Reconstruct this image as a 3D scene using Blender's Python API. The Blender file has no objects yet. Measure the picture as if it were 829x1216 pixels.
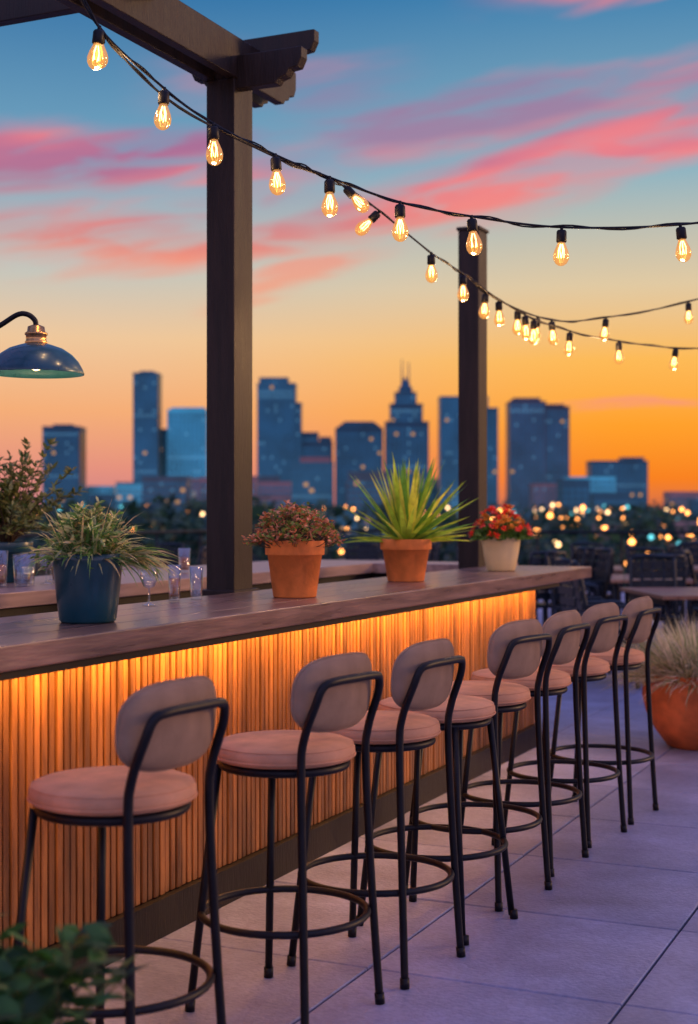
import bpy, math, random
from math import sin, cos, pi, radians, sqrt
from mathutils import Vector, Matrix
random.seed(7)
R = random.random
def U(a,b): return a+(b-a)*R()
def lin(c):
    c/=255.0
    return c/12.92 if c<=0.04045 else ((c+0.055)/1.055)**2.4
def S(r,g,b): return (lin(r),lin(g),lin(b),1)
scene=bpy.context.scene
# ---------------------------------------------------------------- nodes helpers
def new_mat(name):
    m=bpy.data.materials.new(name); m.use_nodes=True
    nt=m.node_tree; b=nt.nodes['Principled BSDF']
    return m,nt,b
def M(name,col,rough=.6,metal=0,var=.2,scale=12,bump=0,bscale=60,stretch=(1,1,1),coat=0,emit=None,es=0,sub=0,detail=4,col2=None,trans=0,spec=.5):
    m,nt,b=new_mat(name); N=nt.nodes; L=nt.links
    tc=N.new('ShaderNodeTexCoord'); mp=N.new('ShaderNodeMapping'); mp.inputs['Scale'].default_value=stretch
    L.new(tc.outputs['Object'],mp.inputs['Vector'])
    nz=N.new('ShaderNodeTexNoise'); nz.inputs['Scale'].default_value=scale; nz.inputs['Detail'].default_value=detail
    L.new(mp.outputs[0],nz.inputs['Vector'])
    rp=N.new('ShaderNodeValToRGB'); L.new(nz.outputs['Fac'],rp.inputs[0])
    a=[c*(1-var) for c in col[:3]]+[1]
    c2=col2 if col2 else [min(1,c*(1+var)) for c in col[:3]]+[1]
    rp.color_ramp.elements[0].position=.32; rp.color_ramp.elements[0].color=a
    rp.color_ramp.elements[1].position=.68; rp.color_ramp.elements[1].color=c2
    L.new(rp.outputs[0],b.inputs['Base Color'])
    rr=N.new('ShaderNodeMapRange'); rr.inputs[3].default_value=max(.02,rough-.1); rr.inputs[4].default_value=min(1,rough+.1)
    L.new(nz.outputs['Fac'],rr.inputs[0]); L.new(rr.outputs[0],b.inputs['Roughness'])
    b.inputs['Metallic'].default_value=metal
    b.inputs['Coat Weight'].default_value=coat
    b.inputs['Specular IOR Level'].default_value=spec
    if trans: b.inputs['Transmission Weight'].default_value=trans
    if emit:
        b.inputs['Emission Color'].default_value=emit; b.inputs['Emission Strength'].default_value=es
    if bump:
        n2=N.new('ShaderNodeTexNoise'); n2.inputs['Scale'].default_value=bscale; n2.inputs['Detail'].default_value=5
        L.new(mp.outputs[0],n2.inputs['Vector'])
        bp=N.new('ShaderNodeBump'); bp.inputs['Strength'].default_value=bump; bp.inputs['Distance'].default_value=.01
        L.new(n2.outputs['Fac'],bp.inputs['Height']); L.new(bp.outputs[0],b.inputs['Normal'])
    return m
def attr_tint(m,amount=.3):
    nt=m.node_tree; N=nt.nodes; L=nt.links; b=N['Principled BSDF']
    src=b.inputs['Base Color'].links[0].from_socket
    at=N.new('ShaderNodeAttribute'); at.attribute_name='rnd'
    mr=N.new('ShaderNodeMapRange'); mr.inputs[3].default_value=1-amount; mr.inputs[4].default_value=1+amount
    L.new(at.outputs['Fac'],mr.inputs[0])
    mx=N.new('ShaderNodeVectorMath'); mx.operation='SCALE'
    L.new(src,mx.inputs[0]); L.new(mr.outputs[0],mx.inputs['Scale']); L.new(mx.outputs[0],b.inputs['Base Color'])
def stain(m,scale,lo,hi,detail=6):
    """second, larger-scale noise multiplied into the base colour (dirt, wear)"""
    nt=m.node_tree; N=nt.nodes; L=nt.links; b=N['Principled BSDF']
    src=b.inputs['Base Color'].links[0].from_socket
    tc=N.new('ShaderNodeTexCoord');nz=N.new('ShaderNodeTexNoise');nz.inputs['Scale'].default_value=scale;nz.inputs['Detail'].default_value=detail
    nz.inputs['Distortion'].default_value=.6
    L.new(tc.outputs['Object'],nz.inputs['Vector'])
    mr=N.new('ShaderNodeMapRange'); mr.inputs[1].default_value=.35;mr.inputs[2].default_value=.65;mr.inputs[3].default_value=lo; mr.inputs[4].default_value=hi
    L.new(nz.outputs['Fac'],mr.inputs[0])
    mx=N.new('ShaderNodeVectorMath'); mx.operation='SCALE'
    L.new(src,mx.inputs[0]); L.new(mr.outputs[0],mx.inputs['Scale']); L.new(mx.outputs[0],b.inputs['Base Color'])
def leafmat(name,col,var=.3,rough=.5,tr=.4):
    m=M(name,col,rough,var=var,scale=20)
    nt=m.node_tree;N=nt.nodes;L=nt.links;b=N['Principled BSDF'];o=N['Material Output']
    t=N.new('ShaderNodeBsdfTranslucent'); L.new(b.inputs['Base Color'].links[0].from_socket,t.inputs[0])
    mx=N.new('ShaderNodeMixShader'); mx.inputs[0].default_value=tr
    L.new(b.outputs[0],mx.inputs[1]);L.new(t.outputs[0],mx.inputs[2]);L.new(mx.outputs[0],o.inputs[0])
    return m
def emis(name,col,s):
    m=bpy.data.materials.new(name);m.use_nodes=True;nt=m.node_tree
    nt.nodes.remove(nt.nodes['Principled BSDF'])
    e=nt.nodes.new('ShaderNodeEmission');e.inputs[0].default_value=col;e.inputs[1].default_value=s
    nt.links.new(e.outputs[0],nt.nodes['Material Output'].inputs[0]);return m
def thinglass(name,tint=(1,1,1,1),gloss=.12,em=None,es=0,emfac=0):
    m=bpy.data.materials.new(name);m.use_nodes=True;nt=m.node_tree;N=nt.nodes;L=nt.links
    N.remove(N['Principled BSDF'])
    t=N.new('ShaderNodeBsdfTransparent');t.inputs[0].default_value=tint
    g=N.new('ShaderNodeBsdfGlossy');g.inputs['Roughness'].default_value=.03
    lw=N.new('ShaderNodeLayerWeight');lw.inputs[0].default_value=.35
    mr=N.new('ShaderNodeMapRange');mr.inputs[3].default_value=gloss*.4;mr.inputs[4].default_value=min(1,gloss*5)
    L.new(lw.outputs['Facing'],mr.inputs[0])
    mx=N.new('ShaderNodeMixShader');L.new(mr.outputs[0],mx.inputs[0]);L.new(t.outputs[0],mx.inputs[1]);L.new(g.outputs[0],mx.inputs[2])
    out=mx.outputs[0]
    if em:
        e=N.new('ShaderNodeEmission');e.inputs[0].default_value=em;e.inputs[1].default_value=es
        m2=N.new('ShaderNodeMixShader');m2.inputs[0].default_value=emfac
        L.new(out,m2.inputs[1]);L.new(e.outputs[0],m2.inputs[2]);out=m2.outputs[0]
    L.new(out,N['Material Output'].inputs[0]);return m
# ---------------------------------------------------------------- mesh builder
class MB:
    def __init__(s): s.v=[];s.f=[];s.m=[];s.r=[];s.sm=[]
    def add(s,vs,fs,mi=0,smooth=False,rnd=None):
        o=len(s.v); s.v+= [tuple(p) for p in vs]
        r=R() if rnd is None else rnd
        for f in fs: s.f.append(tuple(i+o for i in f)); s.m.append(mi); s.r.append(r); s.sm.append(smooth)
    def box(s,x0,x1,y0,y1,z0,z1,mi=0,ch=0):
        if ch<=0:
            s.add([(x0,y0,z0),(x1,y0,z0),(x1,y1,z0),(x0,y1,z0),(x0,y0,z1),(x1,y0,z1),(x1,y1,z1),(x0,y1,z1)],
              [(0,3,2,1),(4,5,6,7),(0,1,5,4),(1,2,6,5),(2,3,7,6),(3,0,4,7)],mi)
        else:
            c=ch
            vs=[(x0,y0,z0),(x1,y0,z0),(x1,y1,z0),(x0,y1,z0),(x0,y0,z1-c),(x1,y0,z1-c),(x1,y1,z1-c),(x0,y1,z1-c),
                (x0+c,y0+c,z1),(x1-c,y0+c,z1),(x1-c,y1-c,z1),(x0+c,y1-c,z1)]
            s.add(vs,[(0,3,2,1),(0,1,5,4),(1,2,6,5),(2,3,7,6),(3,0,4,7),(4,5,9,8),(5,6,10,9),(6,7,11,10),(7,4,8,11),(8,9,10,11)],mi)
    def lathe(s,prof,c=(0,0,0),n=32,mi=0,smooth=True,mat=None):
        vs=[];fs=[]
        for (r,z) in prof:
            for i in range(n):
                a=2*pi*i/n; p=Vector((r*cos(a),r*sin(a),z))
                if mat: p=mat@p
                vs.append((p.x+c[0],p.y+c[1],p.z+c[2]))
        for j in range(len(prof)-1):
            for i in range(n):
                k=(i+1)%n; fs.append((j*n+i,j*n+k,(j+1)*n+k,(j+1)*n+i))
        s.add(vs,fs,mi,smooth)
    def tube(s,path,r,n=10,closed=False,mi=0,cap=True,r2=None):
        P=[Vector(p) for p in path]; L=len(P); vs=[];fs=[]
        prev=None
        for i in range(L):
            if closed: t=P[(i+1)%L]-P[i-1]
            else: t=P[min(i+1,L-1)]-P[max(i-1,0)]
            t.normalize()
            if prev is None:
                a=Vector((0,0,1)) if abs(t.z)<.9 else Vector((1,0,0)); u=t.cross(a).normalized()
            else: u=(prev-t*prev.dot(t)).normalized()
            prev=u; w=t.cross(u)
            rr=r if r2 is None else r+(r2-r)*i/(L-1)
            for j in range(n):
                an=2*pi*j/n; vs.append(P[i]+u*cos(an)*rr+w*sin(an)*rr)
        for i in range(L if closed else L-1):
            i2=(i+1)%L
            for j in range(n):
                k=(j+1)%n; fs.append((i*n+j,i2*n+j,i2*n+k,i*n+k))
        if cap and not closed:
            fs.append(tuple(range(n))); fs.append(tuple((L-1)*n+j for j in reversed(range(n))))
        s.add(vs,fs,mi,True)
    def blade(s,p,d,L,w,droop=.3,mi=0,seg=5,fold=0.0,wid=None):
        p=Vector(p);d=Vector(d).normalized()
        side=d.cross(Vector((0,0,1)))
        if side.length<.01: side=Vector((1,0,0))
        side.normalize(); a=U(-.8,.8); side=(Matrix.Rotation(a,3,d)@side)
        vs=[];fs=[];cur=p.copy();dd=d.copy()
        for i in range(seg+1):
            t=i/seg
            ww=w*(wid(t) if wid else (1-t)**.6*(.55+.9*t if t<.5 else 1))
            vs+= [cur-side*ww/2, cur+side*ww/2]
            cur=cur+dd*L/seg; dd=(dd+Vector((0,0,-droop/seg))).normalized()
        for i in range(seg): fs.append((2*i,2*i+1,2*i+3,2*i+2))
        s.add(vs,fs,mi,True)
    def leaf(s,p,d,L,w,mi=0):
        s.blade(p,d,L,w,droop=.4,mi=mi,seg=3,wid=lambda t:max(.03,sin(pi*min(1,t*.92+.06))))
    def build(s,name,mats,parent=None,loc=(0,0,0),rot=0,bevel=0):
        me=bpy.data.meshes.new(name); me.from_pydata(s.v,[],s.f)
        for m in mats: me.materials.append(m)
        me.polygons.foreach_set('material_index',s.m); me.polygons.foreach_set('use_smooth',s.sm)
        at=me.attributes.new('rnd','FLOAT','FACE'); at.data.foreach_set('value',s.r)
        me.update()
        return place(name,me,parent,loc,rot,bevel)
def place(name,me,parent=None,loc=(0,0,0),rot=0,bevel=0):
    o=bpy.data.objects.new(name,me); scene.collection.objects.link(o)
    o.location=loc
    o.rotation_euler=(0,0,rot) if not isinstance(rot,tuple) else rot
    if parent: o.parent=parent
    if bevel:
        b=o.modifiers.new('bev','BEVEL');b.width=bevel;b.segments=3;b.limit_method='ANGLE'
    return o
def empty(name,loc=(0,0,0),rot=0):
    e=bpy.data.objects.new(name,None);scene.collection.objects.link(e);e.location=loc
    e.rotation_euler=(0,0,rot) if not isinstance(rot,tuple) else rot
    e.empty_display_size=.1; return e
def crom(P,n=8):
    P=[Vector(p) for p in P]; out=[]
    for i in range(len(P)-1):
        a=P[max(i-1,0)];b=P[i];c=P[i+1];d=P[min(i+2,len(P)-1)]
        for j in range(n):
            t=j/n
            out.append(.5*((2*b)+(c-a)*t+(2*a-5*b+4*c-d)*t*t+(3*b-a-3*c+d)*t**3))
    out.append(P[-1]); return out

TH=radians(24.5); O=(1.147,8.7,0); ROT=-TH

# ---------------------------------------------------------------- world / sky
w=bpy.data.worlds.new("World");scene.world=w;w.use_nodes=True
nt=w.node_tree;N=nt.nodes;L=nt.links
bg=N['Background']
def math_(op,a,b=None,c=None,clamp=False):
    n=N.new('ShaderNodeMath');n.operation=op;n.use_clamp=clamp
    for i,x in enumerate((a,b,c)):
        if x is None: continue
        if isinstance(x,(int,float)): n.inputs[i].default_value=x
        else: L.new(x,n.inputs[i])
    return n.outputs[0]
def mrange(x,a,b,c=0,d=1,kind='SMOOTHSTEP'):
    n=N.new('ShaderNodeMapRange');n.interpolation_type=kind
    L.new(x,n.inputs[0])
    for i,v in zip((1,2,3,4),(a,b,c,d)): n.inputs[i].default_value=v
    return n.outputs[0]
def ramp(x,stops):
    n=N.new('ShaderNodeValToRGB');L.new(x,n.inputs[0]);e=n.color_ramp.elements
    while len(e)<len(stops): e.new(.5)
    for el,(p,c) in zip(e,stops): el.position=p;el.color=c
    return n.outputs[0]
def mixc(f,a,b):
    n=N.new('ShaderNodeMix');n.data_type='RGBA'
    if isinstance(f,(int,float)): n.inputs[0].default_value=f
    else: L.new(f,n.inputs[0])
    for i,x in ((6,a),(7,b)):
        if isinstance(x,tuple): n.inputs[i].default_value=x
        else: L.new(x,n.inputs[i])
    return n.outputs[2]
tc=N.new('ShaderNodeTexCoord');sx=N.new('ShaderNodeSeparateXYZ');L.new(tc.outputs['Generated'],sx.inputs[0])
X,Y,Z=sx.outputs
az=math_('ARCTAN2',X,Y)
e2=math_('MULTIPLY',Z,2.0)
left=ramp(e2,[(0,S(198,124,136)),(.06,S(228,144,126)),(.14,S(244,172,118)),(.24,S(238,198,154)),(.34,S(190,196,190)),(.48,S(112,162,190)),(.68,S(50,114,166)),(1,S(80,96,150))])
right=ramp(e2,[(0,S(206,108,76)),(.045,S(248,126,24)),(.12,S(255,158,34)),(.21,S(252,184,82)),(.31,S(224,200,160)),(.46,S(140,178,192)),(.68,S(62,128,174)),(1,S(80,96,150))])
back=ramp(e2,[(0,S(100,118,160)),(.12,S(166,142,168)),(.4,S(164,156,188)),(1,S(94,112,172))])
col=mixc(mrange(az,-.2,.2),left,right)
ab=math_('ABSOLUTE',az)
col=mixc(mrange(ab,.9,2.0),col,back)
cv=N.new('ShaderNodeCombineXYZ')
L.new(math_('MULTIPLY',az,2.6),cv.inputs[0]); L.new(math_('ADD',math_('MULTIPLY',Z,15.0),math_('MULTIPLY',az,-2.0)),cv.inputs[1])
def noise(scale,det,dist=0,off=0):
    n=N.new('ShaderNodeTexNoise');n.inputs['Scale'].default_value=scale;n.inputs['Detail'].default_value=det;n.inputs['Distortion'].default_value=dist
    v=N.new('ShaderNodeVectorMath');v.operation='ADD';v.inputs[1].default_value=(off,off*.7,off*.3)
    L.new(cv.outputs[0],v.inputs[0]);L.new(v.outputs[0],n.inputs['Vector']);return n.outputs['Fac']
n1=noise(2.2,6,.6); n2=noise(4.5,7,.6,3.3); n3=noise(1.4,3,0,9.1)
wob=math_('MULTIPLY',math_('SUBTRACT',n1,.5),.06)
streak=mrange(n2,.34,.60)
def band(e0,sl,wd,a0,a1,st,soft=.06):
    c=math_('ADD',math_('SUBTRACT',Z,math_('ADD',math_('MULTIPLY',az,sl),e0)),wob)
    b=mrange(math_('ABSOLUTE',c),wd*.15,wd,1,0)
    win=math_('MULTIPLY',mrange(az,a0-soft,a0+soft),mrange(az,a1-soft,a1+soft,1,0))
    return math_('MULTIPLY',math_('MULTIPLY',b,win),st)
bs=[band(.230,-.04,.034,-.6,-.05,1.15,.09), band(.190,.02,.028,-.6,-.0,1.0,.06), band(.205,.20,.031,-.03,.5,1.1,.05),
    band(.255,.13,.024,-.03,.5,.7), band(.338,.05,.022,.12,.5,1.0), band(.166,.25,.015,-.09,.02,.7,.03), band(.066,.02,.007,.15,.24,1.0,.02),
    band(.29,0,.025,-.12,.02,.4,.05)]
gen=math_('MULTIPLY',math_('MULTIPLY',mrange(n1,.5,.7),mrange(ab,.35,.7)),mrange(Z,.08,.2))
bs.append(math_('MULTIPLY',gen,.7))
tot=bs[0]
for b_ in bs[1:]: tot=math_('MAXIMUM',tot,b_)
cl=math_('MULTIPLY',tot,math_('ADD',math_('MULTIPLY',streak,.64),.36),clamp=True)
ccol=mixc(mrange(n3,.4,.62),S(238,128,136),S(170,110,150))
ccol=mixc(mrange(Z,.14,.25,1,0),ccol,S(248,150,116))
col=mixc(cl,col,ccol)
boost=math_('ADD',1.0,math_('MULTIPLY',math_('MAXIMUM',mrange(ab,.9,2.0),mrange(Z,.38,.6)),1.1))
sc=N.new('ShaderNodeVectorMath');sc.operation='SCALE';L.new(col,sc.inputs[0]);L.new(boost,sc.inputs['Scale']);col=sc.outputs[0]
sk=N.new('ShaderNodeTexSky');sk.sky_type='NISHITA';sk.sun_disc=False;sk.sun_elevation=radians(12);sk.sun_rotation=radians(72)
mul=N.new('ShaderNodeVectorMath');mul.operation='SCALE';L.new(sk.outputs[0],mul.inputs[0]);mul.inputs['Scale'].default_value=.003
ad=N.new('ShaderNodeVectorMath');ad.operation='ADD';L.new(col,ad.inputs[0]);L.new(mul.outputs[0],ad.inputs[1])
L.new(ad.outputs[0],bg.inputs[0]);bg.inputs[1].default_value=1.0
# sun
sd=bpy.data.lights.new('sun','SUN');sd.energy=1.25;sd.angle=radians(7);sd.color=(1,.54,.26)
so=bpy.data.objects.new('sun',sd);scene.collection.objects.link(so)
A_=radians(72);E_=radians(12)
d=Vector((sin(A_)*cos(E_),cos(A_)*cos(E_),sin(E_)))
so.rotation_euler=d.to_track_quat('Z','Y').to_euler()

# ---------------------------------------------------------------- camera
cd=bpy.data.cameras.new('camera');cam=bpy.data.objects.new('camera',cd);scene.collection.objects.link(cam)
cam.location=(0,0,1.42);cam.rotation_euler=(radians(90),0,0)
cd.sensor_fit='VERTICAL';cd.sensor_height=36;cd.lens=50;cd.clip_end=20000
cd.dof.use_dof=True;cd.dof.focus_distance=5.0;cd.dof.aperture_fstop=2.4
scene.camera=cam
scene.view_settings.view_transform='Standard';scene.view_settings.look='None';scene.view_settings.exposure=0

# ---------------------------------------------------------------- materials
black=M('black_metal',(.006,.006,.008,1),.45,0,var=.3,scale=30,bump=.05,bscale=200,spec=.25)
chairm=M('dark_blue_metal',(.010,.018,.026,1),.4,.2,var=.3,scale=20,spec=.4)  # black chair metal with bluish light put into its base colour
fabric=M('tan_fabric',(.80,.40,.215,1),.9,var=.10,scale=14,bump=.6,bscale=500,spec=.15); stain(fabric,6,.88,1.06)
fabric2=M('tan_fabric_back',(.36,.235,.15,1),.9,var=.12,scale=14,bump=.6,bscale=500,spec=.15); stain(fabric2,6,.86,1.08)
slatm=M('slat_wood',(.27,.105,.026,1),.45,var=.45,scale=6,stretch=(4,4,.5),bump=.3,bscale=40,detail=8); attr_tint(slatm,.42)
topm=M('counter_wood',(.175,.102,.082,1),.30,var=.36,scale=5,stretch=(6,.5,6),bump=.15,bscale=20,detail=8,coat=.1); attr_tint(topm,.12); stain(topm,1.8,.76,1.2)
darkw=M('dark_wood',(.012,.008,.007,1),.5,var=.4,scale=6,stretch=(5,5,.6),bump=.2,bscale=30,spec=.3)
postm=M('post_paint',(.016,.010,.009,1),.5,var=.4,scale=5,stretch=(5,5,.5),bump=.3,bscale=30,spec=.3)
terr=M('terracotta',(.86,.245,.055,1),.75,var=.12,scale=9,bump=.2,bscale=90,spec=.3); stain(terr,14,.84,1.08)
terr2=M('terracotta_dark',(.64,.16,.045,1),.7,var=.2,scale=6,bump=.2,bscale=60,spec=.3); stain(terr2,7,.75,1.1)
teal=M('teal_glaze',(.006,.055,.072,1),.3,var=.3,scale=6,coat=.2)
cream=M('cream_glaze',(.85,.62,.28,1),.5,var=.1,scale=8)
soil=M('soil',(.03,.02,.013,1),.95,var=.5,scale=60,bump=.8,bscale=90)
stone=M('paver_concrete',(.275,.285,.42,1),.50,var=.14,scale=5,bump=.4,bscale=70,detail=10); attr_tint(stone,.10); stain(stone,1.1,.68,1.20,10); stain(stone,38,.88,1.07)
grout=M('grout',(.03,.028,.038,1),.9,var=.2,scale=20)
brass=M('brass',(.60,.32,.12,1),.28,1,var=.15,scale=20)
lampm=M('lamp_enamel',(.010,.060,.090,1),.28,.2,var=.15,scale=9,coat=.2)

# ---------------------------------------------------------------- ground, terrace
mb=MB(); mb.add([(-9000,-3000,-12),(9000,-3000,-12),(9000,15000,-12),(-9000,15000,-12)],[(0,1,2,3)])
gm=M('city_ground_mat',(.02,.045,.05,1),.9,var=.5,scale=.02,detail=8); mb.build('ground',[gm])
mb=MB(); S0=-4.334; T0=1.583; P=.8
for i in range(-16,13):
    for j in range(-10,26):
        t=T0+i*P; s=S0+j*P
        mb.box(t+.004,t+P-.004,s+.004,s+P-.004,-.06,U(-.0012,.0012),ch=.004)
mb.build('terrace_floor',[stone],loc=O,rot=ROT)
mb=MB(); tA=T0-16*P;tB=T0+13*P;sA=S0-10*P;sB=S0+26*P
mb.box(tA-.3,tB+.3,sA-.3,sB+.3,-.4,-.012)
mb.build('terrace_slab',[grout],loc=O,rot=ROT)
mb=MB(); mb.box(tA,tB,sA,sB,-12,-.42)
for k in range(3):
    for i in range(14):
        t=tA+.8+i*1.6
        mb.box(t,t+.9,sB,sB+.03,-10.8+k*3.6,-9+k*3.6,1)
mb.build('terrace_building',[M('brick',(.25,.12,.08,1),.9,var=.2,scale=2),M('window_dark',(.02,.03,.04,1),.1)],loc=O,rot=ROT)
def railing(name,x0,y0,x1,y1):
    mb=MB(); a=Vector((x0,y0,0));b=Vector((x1,y1,0));Ln=(b-a).length;dd=(b-a)/Ln
    n=int(Ln/1.5)
    for i in range(n+1):
        p=a+dd*Ln*i/n; mb.tube([p,p+Vector((0,0,1.05))],.022,8)
    mb.tube([a+Vector((0,0,1.06)),b+Vector((0,0,1.06))],.028,8)
    for z in (.2,.36,.52,.68,.84): mb.tube([a+Vector((0,0,z)),b+Vector((0,0,z))],.008,6)
    mb.build(name,[black],loc=O,rot=ROT)
railing('terrace_railing',tA+.1,sB-.1,tB-.1,sB-.1)
railing('terrace_railing',tA+.1,sA+3,tA+.1,sB-.1)
railing('terrace_railing',tB-.1,sA+3,tB-.1,sB-.1)

# ---------------------------------------------------------------- bar
bar=empty('bar_counter',O,ROT)
mb=MB(); s=-7.4
pit=.036
while s<-.03:
    zz=U(-.003,.003)
    mb.box(-.022,.004+zz,s,s+.026,.13,.985,ch=0); s+=pit
mb.build('slat_front',[slatm],bar,bevel=.003)
mb=MB(); mb.box(-.04,-.0222,-7.4,0,.13,.99)
mb.build('slat_backing',[M('backing_wood',(.03,.011,.005,1),.7,var=.3,scale=8)],bar)
mb=MB(); mb.box(-.36,-.0405,-7.4,-.02,.0,.995); mb.box(-.358,.03,-7.39,.004,0,.128)
mb.build('plinth_and_body',[darkw],bar)
mb=MB()
for i in range(4):
    x0=-.45+i*.1625; mb.box(x0,x0+.162,-7.5,.55,1.0,1.07,0)
mb.build('countertop',[topm],bar,bevel=.005)
mb=MB(); mb.box(.136,.160,-7.3,-.05,.972,.9995)
mb.build('led_channel',[black],bar)
for i in range(4):
    ld=bpy.data.lights.new('led_light','AREA');ld.shape='RECTANGLE';ld.size=.03;ld.size_y=1.8;ld.energy=13;ld.color=(1,.44,.08)
    lo=bpy.data.objects.new('led_light',ld);scene.collection.objects.link(lo);lo.parent=bar
    lo.location=(.112,-6.4+1.82*i,.984); lo.rotation_euler=(0,radians(40),0)
# back counter
bk=empty('back_counter',O,ROT)
mb=MB(); mb.box(-2.1,-1.36,-7.4,1.0,0,1.0,1); mb.box(-1.36,-.60,.6,1.0,0,1.0,1)
mb.box(-2.2,-1.33,-7.5,1.05,1.003,1.07,0); mb.box(-1.329,-.452,.552,1.05,1.002,1.069,0)
for i in range(9): mb.box(-1.36,-1.345,-7.3+i*.85,-7.3+i*.85+.8,.08,.9,1)
bcm=M('pale_wood_top',(.36,.23,.19,1),.35,var=.25,scale=5,stretch=(6,.5,6),detail=7)
mb.build('body',[bcm,darkw],bk,bevel=.004)

# ---------------------------------------------------------------- pergola
pg=empty('pergola',O,ROT)
mb=MB()
def post(t,s,h): 
    mb.box(t-.07,t+.07,s-.085,s+.085,0,h); mb.box(t-.09,t+.09,s-.105,s+.105,0,.12)
post(-.54,-2.86,3.32); post(-4.1,-2.86,3.32); post(-.54,-7.4,3.32); post(-4.1,-7.4,3.32)
mb.box(-.64,-.4515,-2.975,-2.745,1.02,1.078)
def prof_(a,b,z0,z1): return [(a,z0+.10),(a+.02,z0+.06),(a+.06,z0+.055),(a+.075,z0+.03),(a+.11,z0+.02),(a+.125,z0),(b-.125,z0),(b-.11,z0+.02),(b-.075,z0+.03),(b-.06,z0+.055),(b-.02,z0+.06),(b,z0+.10),(b,z1),(a,z1)]
def beam_s(t0,t1,s0,s1,z0,z1):
    prof=prof_(s0,s1,z0,z1); n=len(prof); vs=[(t0,p,z) for p,z in prof]+[(t1,p,z) for p,z in prof]
    mb.add(vs,[tuple(range(n)),tuple(reversed(range(n,2*n)))]+[(i,n+i,n+(i+1)%n,(i+1)%n) for i in range(n)])
def beam_t(s0,s1,a,b,z0,z1):
    prof=prof_(a,b,z0,z1); n=len(prof); vs=[(p,s0,z) for p,z in prof]+[(p,s1,z) for p,z in prof]
    mb.add(vs,[tuple(range(n)),tuple(reversed(range(n,2*n)))]+[(i,n+i,n+(i+1)%n,(i+1)%n) for i in range(n)])
beam_s(-.620,-.572,-8.2,-2.36,3.32,3.50); beam_s(-.508,-.46,-8.2,-2.36,3.321,3.501)
beam_s(-4.2,-4.145,-8.2,-2.36,3.32,3.50)
beam_t(-2.93,-2.87,-.70,-.15,3.275,3.42)
beam_t(-2.70,-2.65,-.70,-.20,3.42,3.57)
for k in range(6): beam_t(-3.67-.8*k,-3.615-.8*k,-4.6,-.12,3.435,3.59)
mb.build('timber_frame',[postm],pg,bevel=.004)
mb=MB(); t,s=-.54,.36
mb.box(t-.07,t+.07,s-.085,s+.085,0,3.24); mb.box(t-.08,t+.08,s-.095,s+.095,3.241,3.262); mb.box(t-.09,t+.09,s-.105,s+.105,0,.1)
mb.build('wooden_post',[postm],loc=O,rot=ROT,bevel=.005)

# ---------------------------------------------------------------- stools
def se(c,p): return math.copysign(abs(c)**p,c)
def stool_meshes(back=True):
    f=MB()
    circ=lambda r,z,n=40:[(r*cos(2*pi*i/n),r*sin(2*pi*i/n),z) for i in range(n)]
    f.tube(circ(.178,.70),.012,10,closed=True)
    f.tube(circ(.238,.275,48),.0105,10,closed=True)
    for q in (-1,1):
        f.tube([(-.20,q*.18,.012),(-.142,q*.125,.70)],.0115,12)
        f.tube([(-.201,q*.181,0),(-.199,q*.179,.03)],.0145,12)
        f.tube([(.209,q*.181,0),(.207,q*.179,.03)],.0145,12)
    f.tube([(-.17,0,.705),(.17,0,.705)],.010,8); f.tube([(0,-.17,.705),(0,.17,.705)],.010,8)
    if back:
        pts=[(.208,-.18,.012),(.19,-.165,.35),(.176,-.155,.70),(.185,-.155,.80),(.222,-.15,.90),(.236,-.135,.945),(.246,-.10,.958),(.249,0,.960)]
        full=pts+[(x,-y,z) for x,y,z in reversed(pts[:-1])]
        f.tube(crom(full,6),.0118,12)
        for q in (-.05,.05): f.tube([(.249,q,.958),(.212,q,.945)],.006,8)
    else:
        for q in (-1,1): f.tube([(.20,q*.18,.012),(.142,q*.125,.70)],.0115,12)
    s=MB()
    prof=[(.001,.712),(.18,.712),(.197,.718),(.2035,.733),(.2025,.748),(.195,.760),(.18,.7665),(.12,.771),(.001,.773)]
    s.lathe(prof,n=56)
    s.tube(circ(.2035,.727,56),.0028,6,closed=True)
    s.tube(circ(.197,.7575,56),.0022,6,closed=True)
    p=MB()
    if back:
        rs=[0.001,.3,.6,.8,.9,.95,.98,1.0]; n=56; vs=[];fs=[]
        for side in (1,-1):
            base=len(vs)
            for r in rs:
                for i in range(n):
                    a=2*pi*i/n
                    y=.183*r*se(cos(a),.62); z=.104*r*se(sin(a),.72)
                    x=side*.026*(1-r**5)**.5 - y*y*1.1 + .09*z
                    vs.append((x+.203,y,z+.918))
            for j in range(len(rs)-1):
                for i in range(n):
                    k=(i+1)%n; q=(base+j*n+i,base+j*n+k,base+(j+1)*n+k,base+(j+1)*n+i)
                    fs.append(q if side>0 else q[::-1])
        p.add(vs,fs,0,True)
        e=[vs[(len(rs)-1)*n+i] for i in range(n)]
        p.tube(e,.004,8,closed=True)
    return f,s,p
fA,sA_,pA=stool_meshes(True); fB,sB_,_=stool_meshes(False)
cache={}
def stool(x,y,rot,back=True):
    e=empty('bar_stool',(x,y,.001),rot)
    for nm,b,m in (('frame',fA if back else fB,black),('seat',sA_,fabric),('backrest',pA if back else None,fabric2)):
        if b is None: continue
        key=(nm,back)
        if key in cache: place(nm,cache[key],e)
        else: cache[key]=b.build(nm,[m],e).data
r0=radians(-33)
for x,y,dr,bk_ in [(-.577,3.48,2,1),(-.185,4.08,-2,1),(.085,4.50,1,1),(.303,4.93,0,0),(.475,5.33,-4,1),(.70,5.80,2,1),(.945,6.28,-2,1),(1.19,6.72,3,1)]:
    stool(x,y,r0+radians(dr),bool(bk_))

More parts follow.
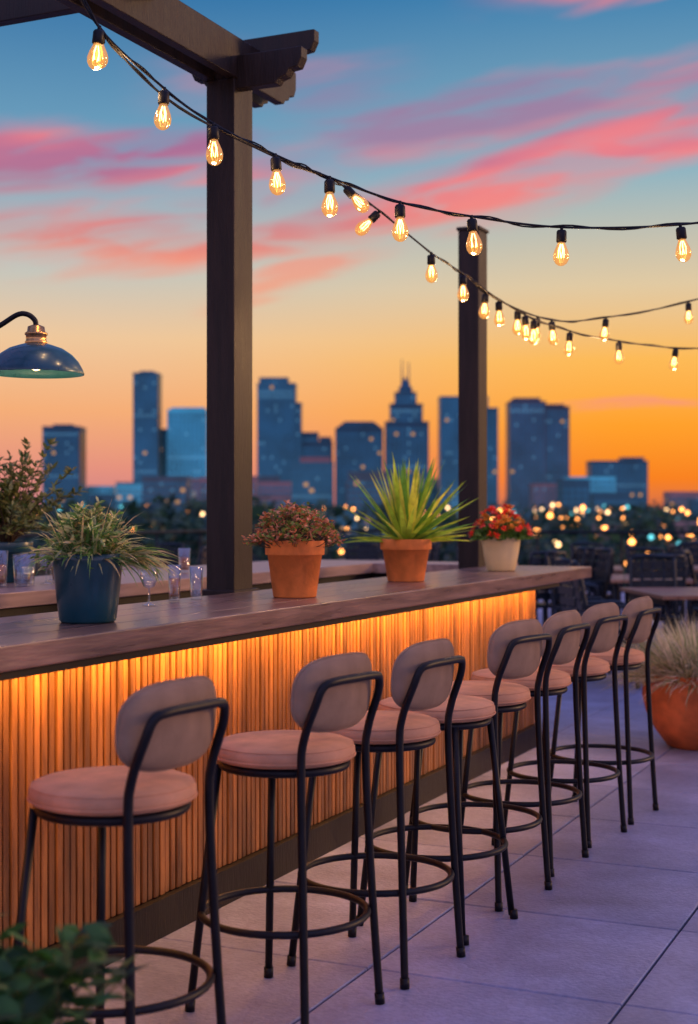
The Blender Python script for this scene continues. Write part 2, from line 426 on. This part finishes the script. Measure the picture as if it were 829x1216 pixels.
# ---------------------------------------------------------------- plants
def pot(name,x,y,z,rt,rb,h,m,rim=True,foot=False):
    e=empty(name,(x,y,z))
    mb=MB()
    if rim: prof=[(.001,0),(rb,0),(rb+.003,.004),(rb+(rt-rb)*.72,h*.74),(rt*.985,h*.745),(rt,h*.76),(rt*1.01,h*.985),(rt*1.0,h),(rt*.93,h),(rt*.91,h*.88),(.001,h*.88)]
    else: prof=[(.001,0),(rb*.92,0),(rb,.008),(rb+(rt-rb)*.55,h*.45),(rt,h*.9),(rt*1.0,h*.99),(rt*.97,h),(rt*.92,h*.99),(rt*.9,h*.88),(.001,h*.88)]
    mb.lathe(prof,n=48)
    mb.build('pot',[m],e)
    mb=MB(); mb.lathe([(rt*.9,h*.885),(rt*.5,h*.91),(.001,h*.92)],n=24); mb.build('soil',[soil],e)
    return e
def rdir(up=.3,lo=-.2):
    a=U(0,2*pi); z=U(lo,1); v=Vector((cos(a),sin(a),z+up)); return v.normalized()
# bushy variegated plant spilling over a teal pot
e=pot('potted_variegated_plant',-.83,4.52,1.071,.110,.090,.218,teal,rim=False)
mats=[leafmat('leaf_pale',(.60,.60,.26,1)),leafmat('leaf_mid',(.17,.33,.07,1)),leafmat('leaf_straw',(.74,.56,.24,1)),M('v_stem',(.2,.22,.08,1))]
mb=MB()
for i in range(230):
    a=U(0,2*pi); rr=.085*sqrt(R()); b=Vector((rr*cos(a),rr*sin(a),.195))
    el=U(.2,1.4); a2=a+U(-.5,.5); d_=Vector((cos(a2)*cos(el),sin(a2)*cos(el),sin(el)))
    mb.blade(b,d_,U(.11,.21),U(.006,.015),droop=U(.5,2.2),mi=random.choice((0,0,1,1,1,2)),seg=5)
for i in range(120):   # leafy stems
    a=U(0,2*pi); el=U(-.05,1.45); Ln=U(.09,.19)
    d_=Vector((cos(a)*cos(el),sin(a)*cos(el),sin(el)))
    pts=crom([(0.03*cos(a),.03*sin(a),.19),Vector((0,0,.215))+d_*Ln*.6+Vector((0,0,.015)),Vector((0,0,.2))+d_*Ln-Vector((0,0,.02*(1.4-el)))],5)
    mb.tube(pts,.0013,4,mi=3,cap=False)
    for j in range(9):
        p_=pts[random.randint(4,len(pts)-1)]; a2=U(0,2*pi)
        mb.leaf(p_,(d_*.6+Vector((cos(a2),sin(a2),U(-.4,.6)))).normalized(),U(.022,.044),U(.009,.016),mi=random.choice((0,0,1,1,1,2)))
for i in range(130):
    b=Vector((.1+U(-.02,.05),U(-.04,.04),.20+U(-.02,.02)))
    el=U(-.1,.7);a2=U(-.6,.6);d_=Vector((cos(a2)*cos(el),sin(a2)*cos(el),sin(el)))
    mb.blade(b,d_,U(.09,.2),U(.006,.013),droop=U(.8,2.2),mi=random.choice((0,0,1,2)),seg=5)
mb.build('foliage',mats,e)
# rusty sedum
e=pot('potted_sedum_plant',-.223,5.85,1.071,.122,.086,.232,terr)
mats=[leafmat('rust',(.58,.19,.07,1)),leafmat('olive',(.22,.31,.06,1)),leafmat('buds',(.80,.34,.20,1)),M('stem',(.06,.05,.02,1))]
mb=MB()
for i in range(170):
    a=U(0,2*pi);rr=sqrt(R());h=.14*(1-rr**2.2)*U(.6,1.15)+.01
    tip=Vector((rr*.19*cos(a),rr*.19*sin(a),.22+h))
    mb.tube(crom([(tip.x*.3,tip.y*.3,.2),(tip.x*.75,tip.y*.75,.2+h*.6),tip],3),.0015,4,mi=3,cap=False)
    for j in range(13):
        p_=tip+Vector((U(-.02,.02),U(-.02,.02),U(-.025,.012)))
        mb.leaf(p_,rdir(.4,-.6),U(.014,.026),U(.009,.015),mi=random.choice((1,1,1,0)) if j<8 else random.choice((0,2,2)))
mb.build('foliage',mats,e)
# spiky yucca
e=pot('potted_yucca_plant',.288,7.2,1.071,.130,.09,.213,terr)
mats=[leafmat('yucca_a',(.46,.62,.05,1),tr=.5),leafmat('yucca_b',(.16,.38,.05,1),tr=.45),leafmat('yucca_c',(.80,.76,.09,1),tr=.5)]
mb=MB()
for i in range(120):
    a=U(0,2*pi);el=U(.10,1.5)**1.0;rr=.035*R()
    d_=Vector((cos(a)*cos(el),sin(a)*cos(el),sin(el)))
    Ln=U(.34,.48)*(.85+.15*sin(el))
    mb.blade((rr*cos(a),rr*sin(a),.19),d_,Ln,U(.026,.040),droop=U(.05,.35)*(1.3-el*.5),mi=random.choice((0,0,1,2)),seg=6,wid=lambda t:(.6+1.0*t if t<.35 else .95*((1-t)/.65)**.75))
mb.build('foliage',mats,e)
# flowers
e=pot('potted_flower_plant',.902,8.44,1.071,.115,.085,.2,cream,rim=False)
mats=[leafmat('gleaf',(.12,.25,.04,1)),leafmat('red_petal',(.95,.06,.02,1)),leafmat('orange_petal',(.98,.34,.04,1)),leafmat('pinkred',(.95,.14,.10,1))]
mb=MB()
for i in range(700):
    a=U(0,2*pi);rr=sqrt(R());h=.15*(1-rr**2.5)*R()
    mb.leaf((rr*.17*cos(a),rr*.17*sin(a),.185+h),rdir(.4,-.5),U(.03,.05),U(.016,.026),mi=0)
for i in range(85):
    a=U(0,2*pi);rr=sqrt(R());h=.16*(1-rr**2.5)*U(.75,1.1)+.01
    c=Vector((rr*.185*cos(a),rr*.185*sin(a),.20+h)); mi=random.choice((1,1,2,2,3))
    ax=(Vector((cos(a)*rr,sin(a)*rr,.8))+Vector((U(-.4,.4),U(-.4,.4),0))).normalized()
    u_=ax.orthogonal().normalized();v_=ax.cross(u_)
    for k in range(9):
        b=2*pi*k/9+U(-.2,.2); tl=U(.1,.9)
        mb.leaf(c,(u_*cos(b)+v_*sin(b)+ax*tl),U(.02,.032),U(.016,.022),mi=mi)
mb.build('foliage',mats,e)
# olive bush on back counter
e=pot('potted_olive_bush',-1.70,7.1,1.071,.12,.09,.2,teal)
mats=[leafmat('ol_a',(.20,.24,.05,1)),leafmat('ol_b',(.42,.38,.11,1)),leafmat('ol_c',(.09,.14,.03,1)),M('twig',(.10,.06,.03,1))]
mb=MB()
for i in range(92):
    a=U(0,2*pi);el=U(.15,1.5);Ln=U(.2,.56)*(.7+.3*sin(el))
    d_=Vector((cos(a)*cos(el),sin(a)*cos(el),sin(el)))
    pts=crom([(0,0,.18),Vector((0,0,.2))+d_*Ln*.5+Vector((0,0,.03)),Vector((0,0,.2))+d_*Ln],5)
    mb.tube(pts,.004,5,mi=3,cap=False,r2=.001)
    for j in range(32):
        p_=pts[random.randint(4,len(pts)-1)]
        mb.leaf(p_,rdir(.2,-.6)+d_*.5,U(.03,.055),U(.012,.020),mi=random.choice((0,0,1,1,2)))
mb.build('foliage',mats,e)
# foreground leafy plant
e=pot('leafy_plant',-.60,2.42,0,.17,.12,.32,terr2)
mats=[leafmat('fg_a',(.045,.14,.025,1)),leafmat('fg_b',(.09,.21,.04,1)),leafmat('fg_c',(.02,.06,.015,1)),M('fg_stem',(.05,.09,.02,1))]
mb=MB()
for i in range(64):
    a=U(0,2*pi);el=U(.72,1.5);Ln=U(.24,.43)
    d_=Vector((cos(a)*cos(el),sin(a)*cos(el),sin(el)))
    pts=crom([(0,0,.28),Vector((0,0,.3))+d_*Ln*.55+Vector((0,0,.04)),Vector((0,0,.3))+d_*Ln],5)
    mb.tube(pts,.004,5,mi=3,cap=False,r2=.0015)
    for j in range(9):
        p_=pts[random.randint(4,len(pts)-1)]
        a2=U(0,2*pi)
        mb.leaf(p_,Vector((cos(a2),sin(a2),U(-.1,.9))),U(.05,.085),U(.026,.04),mi=random.choice((0,0,1,2)))
mb.build('foliage',mats,e)
# big planter right
e=empty('large_grass_planter',(2.13,8.62,0))
mb=MB()
K=1.07
mb.lathe([(r*K,z*K) for r,z in [(.001,0),(.17,0),(.19,.012),(.255,.10),(.305,.20),(.325,.29),(.318,.36),(.30,.40),(.305,.415),(.29,.42),(.272,.40),(.27,.36),(.001,.36)]],n=56)
mb.build('pot',[terr2],e)
mb=MB();mb.lathe([(.27*K,.362*K),(.001,.375*K)],n=24);mb.build('soil',[soil],e)
mats=[leafmat('gr_a',(.56,.52,.27,1)),leafmat('gr_b',(.88,.68,.46,1)),leafmat('gr_c',(.24,.30,.10,1))]
mb=MB()
for i in range(3300):
    a=U(0,2*pi);rr=.25*sqrt(R());el=U(.45,1.5)-rr*1.2;a2=a+U(-.5,.5)
    el=max(.25,el)
    d_=Vector((cos(a2)*cos(el),sin(a2)*cos(el),sin(el)))
    mb.blade((rr*cos(a),rr*sin(a),.385),d_,U(.29,.48),U(.006,.012),droop=U(.3,1.3),mi=random.choice((0,0,1,1,2)),seg=5)
mb.build('foliage',mats,e)

# ---------------------------------------------------------------- glasses
gl=thinglass('clear_glass',(.93,.95,.96,1),.16)
amber=M('amber_drink',(.8,.28,.06,1),.15,var=.1,trans=.5)
water=thinglass('water',(.85,.92,.95,1),.2)
def glass(x,y,z,h,r,liq=None,stem=False):
    e=empty('wine_glass' if stem else 'drinking_glass',(x,y,z))
    mb=MB()
    if stem: prof=[(.001,.004),(r*.8,.002),(r*.8,.004),(.006,.01),(.004,.014),(.004,h*.42),(r*.6,h*.48),(r,h*.68),(r*.95,h*.8),(r*.8,h),(r*.78,h),(r*.92,h*.8),(r*.96,h*.68),(r*.55,h*.5),(.001,h*.46)]
    else: prof=[(.001,0),(r*.8,0),(r*.82,.004),(r,h),(r*.96,h),(r*.78,.014),(.001,.012)]
    mb.lathe(prof,n=28); mb.build('glass',[gl],e)
    if liq:
        mb=MB(); b=h*.5 if stem else .016
        mb.lathe([(.001,b),(r*.6 if stem else r*.77,b+.002),(r*.9,h*.62),(.001,h*.62)],n=24); mb.build('drink',[liq],e)
glass(-.745,5.30,1.071,.15,.034,None,True)
glass(-.69,5.62,1.071,.14,.026,amber); glass(-.61,5.68,1.071,.13,.028,None)
for (x,y,h,r,l,st) in [(-1.63,6.62,.17,.042,amber,0),(-1.53,6.66,.15,.044,water,0),(-1.46,6.86,.17,.038,None,1),(-1.42,6.98,.13,.042,amber,0),(-1.56,6.9,.15,.04,None,0),(-1.36,7.1,.14,.04,None,0),(-1.50,7.15,.16,.038,None,1)]:
    glass(x,y,1.071,h,r,l,bool(st))
glass(-.95,8.2,1.071,.14,.035,amber)

# ---------------------------------------------------------------- gooseneck lamp
e=empty('gooseneck_lamp',(-1.056,4.8,1.885))
mb=MB()
mb.lathe([(.160,.0),(.1605,.004),(.155,.018),(.142,.042),(.12,.066),(.09,.086),(.055,.098),(.034,.104),(.032,.102),(.054,.094),(.09,.081),(.118,.061),(.14,.037),(.152,.015),(.156,.002),(.160,0)],n=56)
mb.build('shade',[lampm],e)
mb=MB();mb.lathe([(.036,.102),(.038,.108),(.034,.114),(.034,.130),(.038,.133),(.038,.138),(.030,.144),(.028,.16),(.014,.166),(.001,.167)],n=32);mb.build('brass_collar',[brass],e)
mb=MB();mb.tube(crom([(0,0,.16),(-.005,0,.183),(-.03,0,.202),(-.065,0,.200),(-.13,0,.16),(-.22,0,.12),(-.34,0,.11)],8),.009,12)
mb.tube([(-.34,0,-.81),(-.34,0,.14)],.014,12);mb.lathe([(.001,-.792),(.07,-.792),(.07,-.806),(.001,-.814)],c=(-.34,0,0),n=28)
mb.build('arm_and_stand',[black],e)
mb=MB();mb.lathe([(.001,.012),(.02,.018),(.028,.04),(.022,.065),(.012,.078),(.001,.08)],n=20);mb.build('bulb',[emis('lamp_bulb',(1,.55,.2,1),16)],e)
pl=bpy.data.lights.new('lamp_glow','POINT');pl.energy=4;pl.color=(1,.58,.26);pl.shadow_soft_size=.03
po=bpy.data.objects.new('lamp_glow',pl);scene.collection.objects.link(po);po.parent=e;po.location=(0,0,-.03)

# ---------------------------------------------------------------- string lights
bulbglass=thinglass('bulb_glass',(1,.82,.55,1),.14,(1,.42,.09,1),1.25,.36)
fil=emis('filament',(1,.55,.16,1),28)
bb=MB()
bb.tube([(0,0,.004),(0,0,-.012)],.006,8,mi=0)
bb.lathe([(.001,-.008),(.014,-.010),(.018,-.016),(.0185,-.05),(.016,-.054),(.001,-.054)],n=20,mi=0)
bb.lathe([(.013,-.052),(.014,-.058),(.018,-.068),(.025,-.085),(.0285,-.10),(.027,-.115),(.020,-.128),(.010,-.135),(.001,-.137)],n=24,mi=1)
for k in range(4):
    a=pi/2*k
    bb.tube([(.004*cos(a),.004*sin(a),-.060),(.011*cos(a),.011*sin(a),-.082),(.010*cos(a+.4),.010*sin(a+.4),-.108)],.0014,6,mi=2)
bme=None
def string(name,pts,xs,r=.0042):
    global bme
    e=empty(name)
    path=crom(pts,10); mb=MB()
    mb.tube(path,r,8)
    off=[p+Vector((.006*sin(i*.9),.006*cos(i*.9),.007*cos(i*.7))) for i,p in enumerate(path)]
    mb.tube(off,r*.7,6); mb.build('wire',[black],e)
    for k,x in enumerate(xs):
        for i in range(len(path)-1):
            if path[i].x<=x<=path[i+1].x:
                t=(x-path[i].x)/(path[i+1].x-path[i].x+1e-9); p=path[i].lerp(path[i+1],t);break
        else: continue
        tilt=(U(-.12,.12),U(-.12,.12),U(0,3))
        if (name,k) in TILT: tilt=TILT[(name,k)]
        if bme is None: o=bb.build('bulb',[black,bulbglass,fil],e,loc=p,rot=tilt); bme=o.data
        else: o=place('bulb',bme,e,p,tilt)
        if k%2==0:
            ld=bpy.data.lights.new('bulb_glow','POINT');ld.energy=4.5;ld.color=(1,.56,.24);ld.shadow_soft_size=.03
            lo=bpy.data.objects.new('bulb_glow',ld);scene.collection.objects.link(lo);lo.parent=e;lo.location=p+Vector((0,0,-.17))
TILT={('string_lights_b',0):(0,-.75,0),('string_lights_b',1):(0,.8,0)}
A=[(-.944,4.5,3.30),(-.82,4.55,2.999),(-.60,4.62,2.796),(-.442,4.68,2.695),(-.238,4.75,2.609),(-.055,4.8,2.545),(.174,4.87,2.481),(.426,4.95,2.449),(.758,5.05,2.431),(1.191,5.15,2.46),(1.509,5.25,2.533),(2.19,5.4,2.724),(4.0,5.8,3.3)]
B=[(-1.02,4.6,3.35),(-.85,4.72,3.06),(-.622,4.9,2.841),(-.265,5.3,2.738),(-.065,5.6,2.727),(.089,5.9,2.698),(.375,6.5,2.605),(.554,6.9,2.576),(.759,7.3,2.513),(1.111,7.8,2.473),(1.465,8.1,2.528),(2.111,8.6,2.708),(2.917,9.2,3.043),(4.2,10,3.6)]
C=[(.603,7.0,2.56),(.912,7.5,2.468),(1.242,7.9,2.421),(1.556,8.2,2.406),(1.978,8.6,2.413),(2.616,9.1,2.476),(3.328,9.6,2.602),(4.6,10.4,2.9)]
string('string_lights',A,[-.80,-.60,-.447,-.246,-.066,.174,.426,.755,1.2,1.62,2.05,2.6])
string('string_lights_b',B,[-.02,.13,-.83,.375,.554,.69,.77,.89,1.02,1.11,1.465,2.04,2.6])
string('string_lights_c',C,[.93,.99,1.225,1.556,1.978,2.5,3.1])
for o in list(bpy.data.objects):
    if o.name in('string_lights_b','string_lights_c'): o.name='string_lights.%03d'%(1 if o.name.endswith('b') else 2)
mb=MB(); mb.box(3.93,4.07,5.75,5.9,0,3.4); mb.box(3.91,4.09,5.73,5.92,0,.1); mb.build('wooden_post',[postm],bevel=.004)
mb=MB(); mb.box(4.15,4.29,9.95,10.1,0,3.7); mb.box(4.13,4.31,9.93,10.12,0,.1); mb.build('wooden_post',[postm],bevel=.004)

# ---------------------------------------------------------------- tables and chairs
wt=M('table_wood',(.30,.14,.075,1),.45,var=.25,scale=6,stretch=(1,6,1)); attr_tint(wt,.2)
ch=MB()
for q in(-1,1):
    ch.tube([(-.21,q*.21,0),(-.18,q*.19,.45)],.018,8)
    ch.tube(crom([(.25,q*.21,0),(.19,q*.2,.45),(.22,q*.2,.74),(.27,q*.19,1.0)],4),.018,8)
    ch.tube(crom([(-.18,q*.23,.45),(-.17,q*.24,.64),(.0,q*.24,.66),(.22,q*.2,.66)],4),.015,8)
ch.box(-.21,.2,-.21,.21,.44,.475)
for i in range(5): ch.box(.207+.015*i,.225+.015*i,-.2,.2,.53+i*.09,.60+i*.09)
ch.tube([(.27,-.19,1.0),(.28,0,1.01),(.27,.19,1.0)],.019,8)
for q in (-.1,0,.1): ch.tube([(.2,q,.46),(.275,q,1.0)],.008,6)
chm=None
def chair(x,y,r):
    global chm
    e=empty('patio_chair',(x,y,.001),r)
    if chm: place('chair_frame',chm,e)
    else: chm=ch.build('chair_frame',[chairm],e).data
def table(x,y,w,l,h,r=0):
    e=empty('patio_table',(x,y,.001),r); mb=MB(); n=6
    for i in range(n):
        mb.box(-w/2+i*w/n,-w/2+(i+1)*w/n-.006,-l/2,l/2,h-.03,h)
    mb.build('top',[wt],e)
    mb=MB()
    for a in(-1,1):
        for b in(-1,1): mb.tube([(a*(w/2-.05),b*(l/2-.05),0),(a*(w/2-.05),b*(l/2-.05),h-.03)],.02,8)
        mb.box(a*(w/2-.06)-.01,a*(w/2-.06)+.01,-l/2+.05,l/2-.05,h-.08,h-.031)
    mb.build('legs',[black],e)
for (x,y,h) in [(2.85,12.0,.75),(3.1,14.6,.75),(4.5,14.6,1.03),(2.9,17.2,.75),(5.8,19.5,.75),(-2.6,17,.75),(-5.5,16,.75),(5.2,11.8,.75),(0.2,19.5,.75),(4.4,17.2,.75),(1.7,15.6,.75)]:
    a=U(-.3,.3); table(x,y,.8,1.3,h,a)
    for (dx,dy,rr) in [(.72,.3,0),(.75,-.35,.2),(-.72,.3,pi),(-.75,-.3,pi-.2),(.0,.95,pi/2),(.05,-.95,-pi/2)]:
        chair(x+dx*cos(a)-dy*sin(a),y+dx*sin(a)+dy*cos(a),a+rr+U(-.25,.25))

# ---------------------------------------------------------------- skyline
def facade(name,c,metal=.6,rough=.25,haze_glow=.06):
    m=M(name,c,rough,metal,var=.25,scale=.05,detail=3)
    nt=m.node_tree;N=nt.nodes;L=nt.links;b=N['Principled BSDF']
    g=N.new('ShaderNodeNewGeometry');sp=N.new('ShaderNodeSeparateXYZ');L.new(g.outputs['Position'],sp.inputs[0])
    mr=N.new('ShaderNodeMapRange');L.new(sp.outputs[2],mr.inputs[0]);mr.inputs[1].default_value=0;mr.inputs[2].default_value=70;mr.inputs[3].default_value=haze_glow*1.9;mr.inputs[4].default_value=haze_glow*.6
    b.inputs['Emission Color'].default_value=(.30,.64,.90,1)  # aerial haze painted on as a bluish self-glow, stronger towards the ground
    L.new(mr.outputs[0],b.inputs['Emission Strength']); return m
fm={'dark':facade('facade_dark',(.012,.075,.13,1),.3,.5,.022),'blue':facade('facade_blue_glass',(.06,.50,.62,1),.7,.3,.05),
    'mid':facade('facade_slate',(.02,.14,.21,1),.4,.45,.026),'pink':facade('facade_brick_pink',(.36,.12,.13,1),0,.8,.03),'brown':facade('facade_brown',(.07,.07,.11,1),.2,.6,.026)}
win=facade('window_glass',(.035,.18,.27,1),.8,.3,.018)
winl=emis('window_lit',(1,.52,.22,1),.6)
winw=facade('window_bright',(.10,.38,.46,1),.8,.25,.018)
def tower(mb,x,y,wd,dp,z1,z0=-12,fl=3.9,bay=3.4,lit=.05):
    mb.box(x-wd/2,x+wd/2,y-dp/2,y+dp/2,z0,z1,0)
    mb.box(x-wd/2-.3,x+wd/2+.3,y-dp/2-.3,y+dp/2+.3,z1+.01,z1+1.0,0)
    nf=int((z1-z0-3)/fl); nb=max(1,int((wd-1)/bay)); nd=max(1,int((dp-1)/bay))
    for i in range(nf):
        za=z0+3+i*fl; zb=za+fl*.62; rowb=R()<.10
        for j in range(nb):
            xa=x-wd/2+.7+j*(wd-1.4)/nb; xb=xa+(wd-1.4)/nb*.74
            mi=2 if R()<lit else (3 if (R()<.08 or rowb) else 1)
            yy=y-dp/2-.12
            mb.add([(xa,yy,za),(xb,yy,za),(xb,yy,zb),(xa,yy,zb)],[(0,1,2,3)],mi)
        for j in range(nd):
            ya=y-dp/2+.7+j*(dp-1.4)/nd; yb=ya+(dp-1.4)/nd*.74
            for sgn in (-1,1):
                mi=2 if R()<lit else 1; xx=x+sgn*(wd/2+.12)
                q=[(xx,ya,za),(xx,yb,za),(xx,yb,zb),(xx,ya,zb)]
                mb.add(q,[(0,1,2,3) if sgn>0 else (3,2,1,0)],mi)
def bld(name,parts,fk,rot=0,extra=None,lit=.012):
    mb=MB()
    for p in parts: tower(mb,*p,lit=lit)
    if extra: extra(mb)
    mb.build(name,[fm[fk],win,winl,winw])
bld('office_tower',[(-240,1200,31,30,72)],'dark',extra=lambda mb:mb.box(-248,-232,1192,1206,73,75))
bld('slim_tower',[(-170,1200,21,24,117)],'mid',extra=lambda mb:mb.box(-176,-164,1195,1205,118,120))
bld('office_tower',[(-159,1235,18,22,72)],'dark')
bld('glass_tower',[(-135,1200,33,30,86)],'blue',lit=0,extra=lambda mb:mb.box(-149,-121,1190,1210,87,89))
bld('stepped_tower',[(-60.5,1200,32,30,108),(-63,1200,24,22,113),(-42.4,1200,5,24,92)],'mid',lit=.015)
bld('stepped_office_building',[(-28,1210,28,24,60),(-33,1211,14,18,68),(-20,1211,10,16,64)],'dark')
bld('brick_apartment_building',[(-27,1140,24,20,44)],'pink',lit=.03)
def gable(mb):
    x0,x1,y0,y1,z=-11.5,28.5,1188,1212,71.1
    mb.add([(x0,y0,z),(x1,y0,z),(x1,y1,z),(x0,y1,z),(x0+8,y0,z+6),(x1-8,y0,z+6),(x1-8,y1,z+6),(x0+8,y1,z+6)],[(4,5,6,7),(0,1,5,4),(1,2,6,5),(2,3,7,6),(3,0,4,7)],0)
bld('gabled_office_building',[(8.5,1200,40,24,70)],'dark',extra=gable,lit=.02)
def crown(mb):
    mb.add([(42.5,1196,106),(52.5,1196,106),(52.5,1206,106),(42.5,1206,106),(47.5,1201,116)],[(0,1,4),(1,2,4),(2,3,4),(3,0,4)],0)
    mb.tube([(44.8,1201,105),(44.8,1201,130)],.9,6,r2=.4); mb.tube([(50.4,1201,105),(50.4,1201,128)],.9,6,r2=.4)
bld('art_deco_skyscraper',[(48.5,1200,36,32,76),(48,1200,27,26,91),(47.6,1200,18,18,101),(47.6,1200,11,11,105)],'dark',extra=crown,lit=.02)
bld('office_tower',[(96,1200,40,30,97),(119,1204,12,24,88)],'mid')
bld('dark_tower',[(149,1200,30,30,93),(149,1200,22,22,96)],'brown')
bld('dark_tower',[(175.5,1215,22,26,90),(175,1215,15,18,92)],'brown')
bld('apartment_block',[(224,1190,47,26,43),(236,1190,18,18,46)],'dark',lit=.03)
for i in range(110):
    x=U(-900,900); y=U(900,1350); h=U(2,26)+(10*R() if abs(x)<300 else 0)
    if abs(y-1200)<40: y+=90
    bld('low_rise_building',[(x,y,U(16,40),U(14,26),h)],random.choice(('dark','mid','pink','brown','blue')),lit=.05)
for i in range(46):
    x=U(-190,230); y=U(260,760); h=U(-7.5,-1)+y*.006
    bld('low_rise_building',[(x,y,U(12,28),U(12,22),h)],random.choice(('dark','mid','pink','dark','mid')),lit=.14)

# ---------------------------------------------------------------- distant trees
mats=[leafmat('tree_a',(.03,.085,.05,1)),leafmat('tree_b',(.055,.13,.065,1)),leafmat('tree_c',(.015,.055,.04,1)),M('bark',(.06,.04,.03,1))]
mb=MB()
def tree(x,y,h,r,nl=150,z=-12):
    mb.tube([(x,y,z),(x+U(-.3,.3),y,z+h*.45),(x+U(-.6,.6),y,z+h*.8)],.35,5,mi=3,r2=.1)
    for k in range(4):
        a=U(0,6.28); mb.tube([(x,y,z+h*.4),(x+cos(a)*r*.6,y+sin(a)*r*.6,z+h*.65)],.15,4,mi=3,r2=.05)
    cl=[(x+U(-.6,.6)*r,y+U(-.6,.6)*r,z+h*U(.5,.9),r*U(.35,.6)) for _ in range(7)]
    for i in range(nl):
        c=random.choice(cl); d_=Vector((random.gauss(0,1),random.gauss(0,1),random.gauss(0,1))).normalized()*c[3]*U(.6,1.05)
        p=Vector(c[:3])+d_; n=(d_.normalized()+Vector((U(-.6,.6),U(-.6,.6),U(-.3,.8)))).normalized()
        u_=n.orthogonal().normalized();v_=n.cross(u_);sz=U(.35,.8)*r/4
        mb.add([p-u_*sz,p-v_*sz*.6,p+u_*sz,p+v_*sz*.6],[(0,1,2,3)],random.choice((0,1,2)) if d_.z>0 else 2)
for i in range(360):
    y=random.choice((U(110,240),U(240,480),U(400,850))); x=U(-.42,.42)*y
    h=U(7,12)+y*.010
    if x<0: h+=U(0,3)
    tree(x,y,h,U(3,5.2)*(1+y/900),115)
mb.build('distant_trees',mats)
# street lamps of the city below
mb=MB(); ico=[(1,0,0),(-1,0,0),(0,1,0),(0,-1,0),(0,0,1),(0,0,-1)]; icf=[(0,2,4),(2,1,4),(1,3,4),(3,0,4),(2,0,5),(1,2,5),(3,1,5),(0,3,5)]
for i in range(330):
    y=90+610*R()**1.1; x=U(-.30,.30)*y
    if i%3==0: x=U(.04,.26)*y
    z=U(-7.0,-1.0)+y*.009; r=.12+.0012*y*U(.3,1.4)
    mb.add([(x+a*r,y+b*r,z+c*r) for a,b,c in ico],icf,random.choice((0,0,0,0,1,2)),True)
    mb.tube([(x,y,-12),(x,y,z)],.06,4,mi=3)
mb.build('street_lamps',[emis('sodium_lamp',(1,.36,.08,1),7.5),emis('warm_lamp',(1,.60,.26,1),5.5),emis('teal_lamp',(.15,.7,.8,1),2.0),black])
